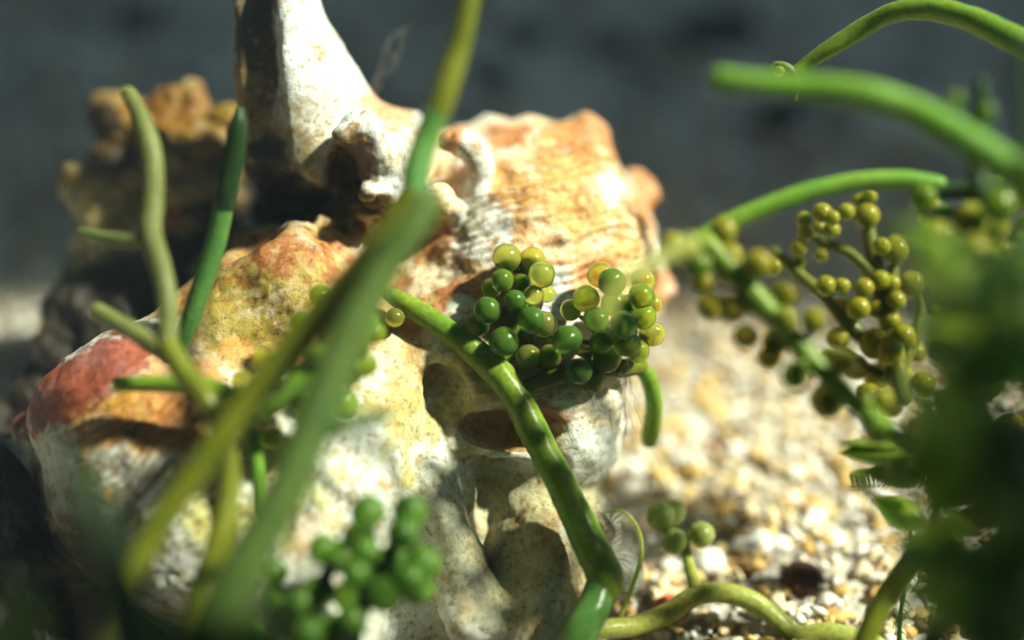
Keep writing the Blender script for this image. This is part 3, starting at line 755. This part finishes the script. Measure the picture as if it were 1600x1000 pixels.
for cx, cy in ((614, 170), (745, 178), (788, 252), (517, 432), (735, 477), (462, 507), (800, 500), (598, 590), (724, 668), (652, 382)):
    ax, ay = 600+cx/3.2, 350+cy/3.2
    mb.tube([(ax*.8+812*.2, ay*.8+500*.2, 20.45, 4), ((ax+812)/2, (ay+490)/2, 20.45, 5), (812, (ay+490)/2+20, 20.5, 7)], seg=8, sub=4)
mb.build('stalks', M['stem_olive'], p)

# 2 tall two-pronged stem crossing the shell
p = plant('branched_seaweed', 235, 850, 16.5, 'longest blurred stem, olive and green, rising from lower left to the top edge')
tube_part(p, [(738, -40, 17.6, 17), (728, 25, 17.6, 18), (712, 90, 17.6, 20), (692, 150, 17.5, 21), (680, 182, 17.5, 21)], 'stem_olive', seg=16)
tube_part(p, [(680, 180, 17.5, 22), (664, 220, 17.5, 22), (650, 265, 17.4, 23), (645, 310, 17.3, 24)], 'stem_blue', seg=16)
tube_part(p, [(645, 305, 17.3, 24), (600, 375, 17.2, 24), (535, 455, 17.1, 25), (470, 530, 17.0, 25), (405, 605, 16.9, 25), (345, 685, 16.8, 25), (285, 765, 16.7, 23), (235, 840, 16.6, 22), (195, 920, 16.4, 20), (160, 1020, 16.2, 18)], 'stem_olive', seg=16, sub=10, wob=.07)
p = plant('branched_seaweed', 350, 960, 15.8, 'thick dark green stem with a stub branch, in front of the long olive one')
tube_part(p, [(672, 315, 16.6, 22), (640, 360, 16.5, 26), (585, 445, 16.4, 30), (530, 560, 16.2, 33), (490, 660, 16.0, 35), (450, 760, 15.8, 36), (395, 860, 15.6, 38), (345, 960, 15.4, 42), (300, 1060, 15.2, 46)], 'stem_front', seg=18, wob=.05)
tube_part(p, [(492, 678, 16.0, 22), (535, 664, 16.0, 18), (575, 656, 16.1, 15), (605, 650, 16.1, 13)], 'stem_front', name='branch')

# 3 left forked stem
p = plant('branched_seaweed', 300, 950, 17.0, 'dull grey-green forked stem at the left, in front of the shell spire')
tube_part(p, [(200, 145, 18.8, 12), (222, 190, 18.7, 15), (238, 245, 18.6, 17), (240, 310, 18.5, 17), (236, 365, 18.4, 18), (252, 420, 18.4, 17), (262, 480, 18.3, 16), (262, 545, 18.2, 16)], 'stem_grey', seg=14)
tube_part(p, [(262, 540, 18.2, 17), (290, 585, 18.1, 18), (325, 630, 18.0, 18), (350, 690, 18.0, 18), (357, 760, 17.9, 18), (345, 840, 17.7, 20), (320, 910, 17.5, 22), (300, 1000, 17.2, 24)], 'stem_olive', seg=14)
tube_part(p, [(152, 486, 18.6, 13), (190, 508, 18.4, 15), (230, 530, 18.3, 15), (265, 552, 18.2, 15)], 'stem_grey', name='branch')
tube_part(p, [(125, 360, 18.9, 5), (160, 370, 18.7, 9), (200, 376, 18.5, 12), (238, 372, 18.4, 14)], 'stem_grey', name='branch')
# 4 glossy short stem
p = plant('seaweed_strand', 282, 540, 19.6, 'straight stem left of the spine, dark olive above and glossy blue-green below')
tube_part(p, [(374, 172, 19.0, 7), (372, 195, 19.0, 13), (366, 240, 19.1, 17), (355, 290, 19.2, 17), (350, 322, 19.3, 17)], 'stem_dark')
tube_part(p, [(350, 318, 19.3, 16), (338, 375, 19.4, 17), (318, 440, 19.5, 17), (298, 500, 19.6, 15), (280, 548, 19.7, 11)], 'stem_blue')
# 5 green tangle behind the crossing stems
p = plant('sea_grape_plant', 400, 690, 18.6, 'bright green sea grape tuft half hidden behind the crossing stems')
tube_part(p, [(185, 600, 18.9, 12), (250, 600, 18.8, 14), (310, 603, 18.7, 15), (350, 615, 18.7, 17), (385, 640, 18.6, 17)], 'stem_green')
tube_part(p, [(385, 655, 18.5, 17), (440, 620, 18.4, 22), (490, 585, 18.4, 24), (540, 550, 18.5, 22), (580, 500, 18.6, 16)], 'stem_bright')
for a, b, r, z, mk in [(500, 462, 18, 19.4, G), (470, 505, 20, 18.8, G), (520, 525, 22, 18.6, G), (555, 540, 24, 18.4, G), (500, 560, 24, 18.3, G), (380, 594, 18, 19.0, Yw),
                       (410, 562, 18, 19.0, Yw), (440, 600, 24, 18.4, G), (470, 620, 24, 18.4, G), (425, 684, 18, 19.0, Yw), (400, 640, 22, 18.4, G), (545, 585, 20, 18.7, G),
                       (570, 570, 20, 18.6, G), (540, 630, 22, 18.9, G), (450, 560, 20, 18.8, G), (585, 520, 18, 19.0, G), (617, 496, 15, 20.3, Yw), (480, 650, 22, 18.8, G)]:
    berry(p, a, b, z, r, mk)
p = plant('seaweed_strand', 405, 800, 18.8, 'short bright green ringed stem hanging between the crossing stems')
tube_part(p, [(385, 640, 18.9, 15), (398, 700, 18.8, 12), (404, 750, 18.8, 10), (402, 800, 18.8, 7)], 'stem_bright')

# 6 blurred clusters at the bottom
p = plant('sea_grape_plant', 560, 990, 17.7, 'blurred deep green sea grape cluster at the bottom centre')
mb = MB()
mb.tube([(540, 1040, 17.9, 18), (560, 960, 17.9, 16), (600, 890, 17.9, 14), (630, 810, 17.9, 9)])
mb.tube([(470, 1040, 17.7, 16), (480, 960, 17.7, 14), (520, 880, 17.8, 10)])
mb.build('stem', M['stem_dark'], p)
for a, b, r, dz in [(575, 800, 27, 0), (640, 800, 27, .1), (560, 840, 26, .3), (630, 832, 27, -.2), (505, 858, 25, 0), (530, 870, 26, .3), (660, 880, 30, -.1), (610, 880, 28, .2),
                    (572, 862, 24, -.3), (650, 920, 28, .1), (600, 930, 29, -.2), (545, 930, 26, .3), (500, 925, 26, .1), (430, 895, 20, .5), (470, 945, 26, -.1), (550, 970, 27, -.2),
                    (515, 985, 28, .2), (445, 965, 24, .1), (640, 905, 26, -.4), (430, 930, 20, .3), (480, 990, 28, -.2), (580, 905, 27, .3), (395, 990, 30, -.6), (555, 895, 24, -.4)]:
    berry(p, a, b, 17.7+dz, r, Dk)
p = plant('sea_grape_plant', 330, 1030, 13.6, 'very blurred dark blue-green tuft at the bottom edge, left of centre')
frond(p, [(240, 1030, 13.6), (330, 1000, 13.6), (460, 1010, 13.6)], 16, 30, 30, 1, Dk, 5, stem='stem_dark', srad=22)
p = plant('sea_grape_plant', 30, 960, 13.0, 'faint dark tuft in the bottom left corner')
frond(p, [(-20, 1040, 13.2), (25, 975, 13.2), (35, 910, 13.2)], 7, 20, 22, 1, Dk, 9, stem='stem_dark', srad=10)
p = plant('seaweed_strand', 200, 1000, 13.4, 'wide very blurred dark green stem at the lower left')
tube_part(p, [(128, 730, 13.8, 22), (145, 800, 13.7, 32), (168, 880, 13.6, 38), (195, 960, 13.5, 42), (215, 1050, 13.4, 45)], 'stem_dark')

# 7 upper right stems
p = plant('seaweed_strand', 1600, 80, 19.3, 'thin arching green stem in the top right corner, its torn tip behind the thick one')
tube_part(p, [(1236, 116, 20.6, 7), (1262, 98, 20.6, 11), (1300, 74, 20.5, 14), (1345, 46, 20.4, 15), (1390, 22, 20.2, 16), (1440, 14, 20, 17), (1500, 24, 19.7, 19), (1560, 50, 19.4, 21), (1640, 92, 19.2, 23)], 'stem_green', wob=.09)
mb = MB(); mb.tube([(1240, 114, 20.6, 8), (1226, 104, 20.6, 7), (1212, 100, 20.6, 4), (1205, 106, 20.6, 2)]); mb.tube([(1244, 118, 20.6, 4), (1246, 140, 20.6, 3), (1244, 156, 20.6, 1.5)]); mb.build('torn_tip', M['stem_grey'], p)
berry(p, 1217, 112, 20.5, 9, Yw)
p = plant('seaweed_strand', 1600, 270, 16.2, 'thick bright green stem with a blunt pale tip, sweeping across the upper right')
tube_part(p, [(1122, 124, 16.6, 20), (1180, 130, 16.5, 18), (1260, 137, 16.5, 20), (1340, 145, 16.4, 22), (1410, 166, 16.4, 24), (1480, 202, 16.3, 25), (1550, 245, 16.2, 26), (1640, 300, 16.1, 28)], 'stem_bright', seg=18)
p = plant('seaweed_strand', 1530, 280, 16.8, 'short upright stem standing through the thick bright one, with two small knobs')
tube_part(p, [(1534, 130, 17.0, 10), (1530, 190, 17, 15), (1526, 240, 17, 15), (1530, 300, 16.9, 18)], 'stem_dark')
berry(p, 1492, 155, 16.8, 14, G); berry(p, 1540, 175, 16.8, 14, G)
p = plant('seaweed_strand', 1595, 200, 14.8, 'dark stem running down the right edge of the picture')
tube_part(p, [(1600, 60, 14.8, 12), (1602, 160, 14.8, 14), (1608, 260, 14.8, 18)], 'stem_dark')
p = plant('seaweed_strand', 1470, 288, 18.0, 'smooth bright green bow just above the brown berries')
tube_part(p, [(1085, 380, 18.6, 16), (1130, 352, 18.6, 15), (1200, 322, 18.6, 15), (1270, 298, 18.6, 15), (1340, 284, 18.6, 15), (1410, 281, 18.6, 15), (1468, 288, 18.6, 13)], 'stem_bright')
p = plant('seaweed_strand', 1070, 390, 16.6, 'faint brownish blurred stem passing in front of the right berry cluster')
tube_part(p, [(1080, 384, 16.8, 20), (1030, 405, 16.6, 13), (985, 432, 16.4, 13), (955, 462, 16.3, 12), (943, 500, 16.2, 11)], 'stem_khaki')

M['stem_moss'] = alga_mat('stem_moss', (0.13, 0.16, 0.02), (0.19, 0.20, 0.03))
# 8 right hand sea grapes with brown berries
B = 'berry_brown'
p = plant('sea_grape_plant', 1400, 640, 19.6, 'brown sea grape frond with small separate berries, in the middle of the right-hand thicket')
for pts in ([(1345, 305, 21.8, 9), (1358, 370, 21.7, 12), (1372, 440, 21.6, 14), (1390, 520, 21.5, 16), (1410, 620, 21.3, 18)],
            [(1258, 368, 21.9, 6), (1285, 378, 21.8, 8), (1325, 395, 21.7, 9), (1360, 425, 21.6, 10)],
            [(1208, 388, 21.9, 4), (1225, 405, 21.8, 8), (1250, 430, 21.7, 10), (1290, 465, 21.6, 11), (1330, 510, 21.5, 13), (1385, 560, 21.4, 13)],
            [(1400, 395, 21.7, 6), (1395, 440, 21.6, 9), (1392, 500, 21.5, 10)],
            [(1434, 455, 21.6, 8), (1440, 485, 21.6, 8), (1430, 530, 21.5, 10), (1410, 570, 21.4, 11)],
            [(1310, 540, 21.8, 6), (1335, 560, 21.6, 7), (1380, 590, 21.4, 9)]):
    tube_part(p, pts, 'stem_moss', seg=12)
for cx, cy, r in [(497, 298, 40), (505, 365, 38), (475, 437, 42), (587, 473, 38), (590, 265, 48), (640, 290, 38), (640, 350, 40), (575, 335, 36), (710, 260, 42), (815, 280, 65), (830, 180, 36), (770, 200, 30),
                  (960, 450, 72), (890, 430, 45), (1042, 620, 68), (350, 535, 42), (470, 510, 35), (610, 630, 52), (690, 630, 42), (670, 895, 60), (770, 740, 60),
                  (850, 920, 75), (1170, 760, 42), (700, 720, 40), (860, 740, 52), (930, 800, 55), (800, 640, 50), (880, 600, 48), (820, 560, 42), (940, 620, 48), (960, 700, 50), (1000, 880, 60),
                  (1060, 960, 60), (930, 960, 70), (760, 1040, 60), (870, 1080, 70), (980, 1080, 66), (820, 1180, 64), (1100, 1120, 60), (930, 1220, 70)]:
    berry(p, 1100+cx/3.2, 250+cy/3.2, 21.5+random.uniform(-.35, .35), r/3.1, B)
p = plant('sea_grape_plant', 1500, 760, 17.4, 'blurred green arm slanting down to the right through the brown berries')
frond(p, [(1100, 378, 18.2), (1160, 440, 18.1), (1230, 520, 18.0), (1290, 585, 17.9), (1370, 660, 17.7), (1450, 715, 17.5), (1540, 790, 17.2)], 22, 21, 46, 1, B, 21, mats=[B, B, G], stem='stem_green', srad=19)
for a, b, r in [(1110, 478, 21), (1098, 440, 19), (1166, 525, 20), (1202, 558, 19), (1292, 625, 28), (1080, 400, 22), (1050, 380, 18), (1140, 400, 22), (1180, 470, 24)]:
    berry(p, a, b, 18.2, r, B)
# 9 dense tangle filling the right edge
p = plant('seaweed_thicket', 1560, 700, 15.0, 'dense dark green blurred seaweed mass filling the right edge')
rd = random.Random(5)
mb = MB()
for k in range(46):
    a0, b0 = rd.uniform(1500, 1680), rd.uniform(420, 1080); z0 = rd.uniform(13.2, 16.5)
    an = rd.uniform(-2.6, -0.6); ln = rd.uniform(60, 170)
    pts = []
    for t in np.linspace(0, 1, 5):
        pts.append((a0+math.cos(an)*ln*t+rd.uniform(-10, 10), b0+math.sin(an)*ln*t+20*t*t, z0+rd.uniform(-.1, .1), rd.uniform(16, 26)*(1.1-.6*t)))
    mb.tube(pts, seg=10, sub=5)
mb.build('stems', M['stem_front'], p)
def leaf(root, px, py, z, ln, wd, ang, mat, seed, curl=0.25, name='frond_lobe'):
    n, m = 13, 7; V = []
    c, s_ = math.cos(ang), math.sin(ang)
    for side in (0, 1):
        for i in range(n):
            t = i/(n-1); hw = wd*(math.sin(math.pi*min(1, t*0.96+0.04)**0.8)+0.03)
            for j in range(m):
                q = (j/(m-1)-.5)*2
                x = t*ln; y = q*hw*0.5; th = wd*0.12*(1-q*q)*(1 if side else -1)
                V.append(cs(px+c*x-s_*y, py+s_*x+c*y, z) + np.array([0, 0, curl*(t*t+q*q*.6) + th/FP*z]))
    i, j = np.meshgrid(np.arange(n-1), np.arange(m-1), indexing='ij'); a = (i*m+j).ravel()
    F = np.stack([a, a+1, a+m+1, a+m], -1); o0 = np.array(root.location)
    F2 = F[:, ::-1]+n*m
    me = mesh_from(name, to_world(np.array(V))-o0, np.vstack([F, F2]))
    return link(name, me, root, M[mat])
for k in range(60):
    leaf(p, rd.uniform(1480, 1660), rd.uniform(370, 1050), rd.uniform(12.8, 16.0), rd.uniform(70, 130), rd.uniform(40, 70), rd.uniform(1.8, 4.6),
         rd.choice(['stem_green', 'stem_green', 'stem_dark']), k)
for k in range(46):
    berry(p, rd.uniform(1460, 1650), rd.uniform(300, 780), rd.uniform(16.5, 20.5), rd.uniform(19, 30), rd.choice([B, Dk, G, B]))
p = plant('seaweed_thicket', 1520, 330, 18.6, 'low row of olive and brown berries under the thick bright stem at the right edge')
for k in range(20):
    berry(p, rd.uniform(1440, 1620), rd.uniform(290, 400), rd.uniform(18.0, 19.6), rd.uniform(14, 24), rd.choice([B, G, B]))
mb = MB(); mb.tube([(1450, 300, 18.6, 12), (1500, 296, 18.6, 14), (1560, 300, 18.5, 15), (1640, 306, 18.4, 16)]); mb.tube([(1440, 330, 18.8, 7), (1500, 350, 18.7, 9), (1600, 370, 18.6, 11)]); mb.build('stem', M['stem_dark'], p)
p = plant('lobed_frond', 1480, 385, 18.8, 'small bright green lobed frond tip beside the brown berries')
leaf(p, 1490, 385, 18.6, 66, 34, math.pi+0.22, 'stem_bright', 1)
leaf(p, 1500, 372, 18.4, 50, 26, math.pi+0.5, 'stem_green', 2)
for k in range(7): leaf(p, 1570+rd.uniform(-20, 20), 430+26*k, 15.2, 120, 60, math.pi+rd.uniform(-.35, .35), 'stem_green', k)
# 10 toothed feathery alga
p = plant('feathery_alga', 1460, 720, 19.0, 'toothed feathery green alga hanging over the bright gravel at the right')
for a0, b0, a1, b1, n_, ln in ((1470, 690, 1320, 705, 0, 0), (1475, 728, 1330, 742, 20, 36), (1480, 700, 1400, 712, 12, 22)):
    tube_part(p, [(a0, b0, 19.2, 12), ((a0+a1)/2, (b0+b1)/2-6, 19.2, 10), (a1, b1, 19.2, 4)], 'stem_green', seg=8, name='stem')
    mb = MB()
    for k in range(n_):
        t = k/(n_-1); x = a0+(a1-a0)*t; y = b0+(b1-b0)*t
        mb.tube([(x, y, 19.3, 3.2), (x+4, y+ln*.5, 19.3, 2.4), (x-4, y+ln*(1-.4*t), 19.25, 1)], seg=6, sub=3, wob=0)
    if n_: mb.build('teeth', M['stem_dark'], p)
for a, b, ln, wd, an in ((1450, 735, 80, 50, math.pi-.2), (1420, 712, 100, 34, math.pi), (1445, 822, 84, 50, math.pi+.5), (1400, 700, 80, 26, math.pi+.05)):
    leaf(p, a, b, 19.0, ln, wd, an, 'stem_green', 1)
p = plant('seaweed_twig', 1405, 1010, 19.8, 'thin dark bristly twig standing before the gravel, lower right')
mb = MB(); tw = [(1452, 735, 19.9, 4), (1461, 775, 19.9, 5), (1460, 815, 19.9, 5), (1438, 850, 19.9, 5), (1418, 895, 19.9, 4), (1408, 950, 19.9, 4), (1404, 1020, 19.9, 4)]
mb.tube(tw, seg=8); mb.tube([(1424, 880, 19.9, 4), (1423, 850, 19.9, 3.5), (1420, 815, 19.9, 3)], seg=8)
mb.build('stem', M['stem_dark'], p); mb = MB()
for (x0, y0, z0, _), (x1, y1, z1, _) in zip(tw[:-1], tw[1:]):
    for t in np.linspace(0, 1, 5):
        x, y, s_ = x0+(x1-x0)*t, y0+(y1-y0)*t, rd.choice((-1, 1))
        mb.tube([(x, y, 19.9, 1.6), (x+s_*8, y+6, 19.9, 1.1), (x+s_*13, y+16, 19.9, .5)], seg=5, sub=2, wob=0)
mb.build('bristles', M['stem_dark'], p)
# 11 lower right stem and bottom runner
p = plant('seaweed_strand', 1350, 1010, 18.8, 'olive stem curving up from the bottom edge into the right-hand thicket')
tube_part(p, [(1335, 1040, 18.8, 17), (1358, 985, 18.9, 17), (1385, 930, 19.0, 17), (1420, 880, 19.0, 17), (1455, 845, 18.9, 17), (1500, 822, 18.6, 18), (1570, 800, 18.2, 20)], 'stem_olive', seg=16)
p = plant('seaweed_strand', 1500, 1000, 16.6, 'dark blurred stem slanting through the bottom right corner')
tube_part(p, [(1440, 1040, 16.6, 22), (1480, 950, 16.6, 24), (1530, 880, 16.5, 26), (1600, 830, 16.4, 30)], 'stem_dark')
p = plant('sea_grape_plant', 1100, 925, 21.0, 'khaki runner along the bottom edge with one upright sprig of four berries')
tube_part(p, [(760, 1040, 20.2, 12), (860, 1004, 20.4, 14), (930, 985, 20.6, 15), (990, 978, 20.8, 16), (1040, 960, 20.9, 16), (1085, 932, 21.0, 16), (1130, 926, 21.1, 16), (1180, 942, 21.1, 16), (1215, 970, 21.1, 16),
              (1245, 994, 21.0, 17), (1300, 990, 20.9, 17), (1370, 1010, 20.8, 18)], 'stem_khaki', seg=16)
tube_part(p, [(1090, 928, 21.0, 12), (1080, 895, 21.2, 10), (1072, 862, 21.4, 9), (1070, 840, 21.5, 7)], 'stem_khaki', name='sprig_stem')
for a, b, r, dz in ((1032, 808, 24, 0), (1050, 800, 22, .3), (1052, 846, 20, -.1), (1096, 835, 21, -.1)):
    berry(p, a, b, 21.4+dz, r, 'berry_khaki')

# ------------------------------------------------------------------ fine threads
m, nt, b_, out = nmat('thread'); b_.inputs['Base Color'].default_value = (0.5, 0.45, 0.35, 1); b_.inputs['Alpha'].default_value = 0.5
M['thread'] = m
p = plant('root_threads', 985, 600, 20.8, 'pale hair-thin rootlets hanging below the right berry cluster')
mb = MB()
for k in range(16):
    x, y = 978+rd.uniform(-6, 6), 580; pts = []
    dx = rd.uniform(-26, 14)
    for t in np.linspace(0, 1, 6): pts.append((x+dx*t*1.6+rd.uniform(-6, 6)*t, y+rd.uniform(60, 100)*t, 20.9+rd.uniform(-.1, .1), 0.7))
    mb.tube(pts, seg=5, sub=4, wob=0)
mb.build('rootlets', M['thread'], p)
p = plant('root_threads', 640, 130, 22.0, 'wispy pale threads floating between the spine and the tall stem')
mb = MB()
for k in range(3):
    x = 640+rd.uniform(-10, 20); pts = []
    for t in np.linspace(0, 1, 6): pts.append((x-60*t+rd.uniform(-14, 14), 50+110*t+rd.uniform(-10, 10), 22.6, 0.35))
    mb.tube(pts, seg=5, sub=4, wob=0)
mb.build('rootlets', M['thread'], p)
p = plant('hair_fringe', 985, 860, 20.8, 'curved fringe of fine tan hairs on the lower right edge of the shell')
mb = MB()
for k in range(60):
    t = k/59; a = -1.5+t*2.6
    x0, y0 = 945+rd.uniform(-6, 6), 830+t*60; x1, y1 = 955+math.cos(a)*46, 862+math.sin(a)*66
    mb.tube([(x0, y0, 21.0, .9), ((x0+x1)/2, (y0+y1)/2-8, 20.9, .8), (x1, y1, 20.8, .6)], seg=4, sub=3, wob=0)
mb.build('hairs', M['thread'], p)
tube_part(p, [(945, 800, 21, 2.5), (975, 800, 20.9, 3), (998, 830, 20.9, 3.5), (1002, 870, 20.8, 4), (988, 915, 20.8, 4), (965, 975, 20.8, 5)], 'stem_khaki', name='rim', seg=8)
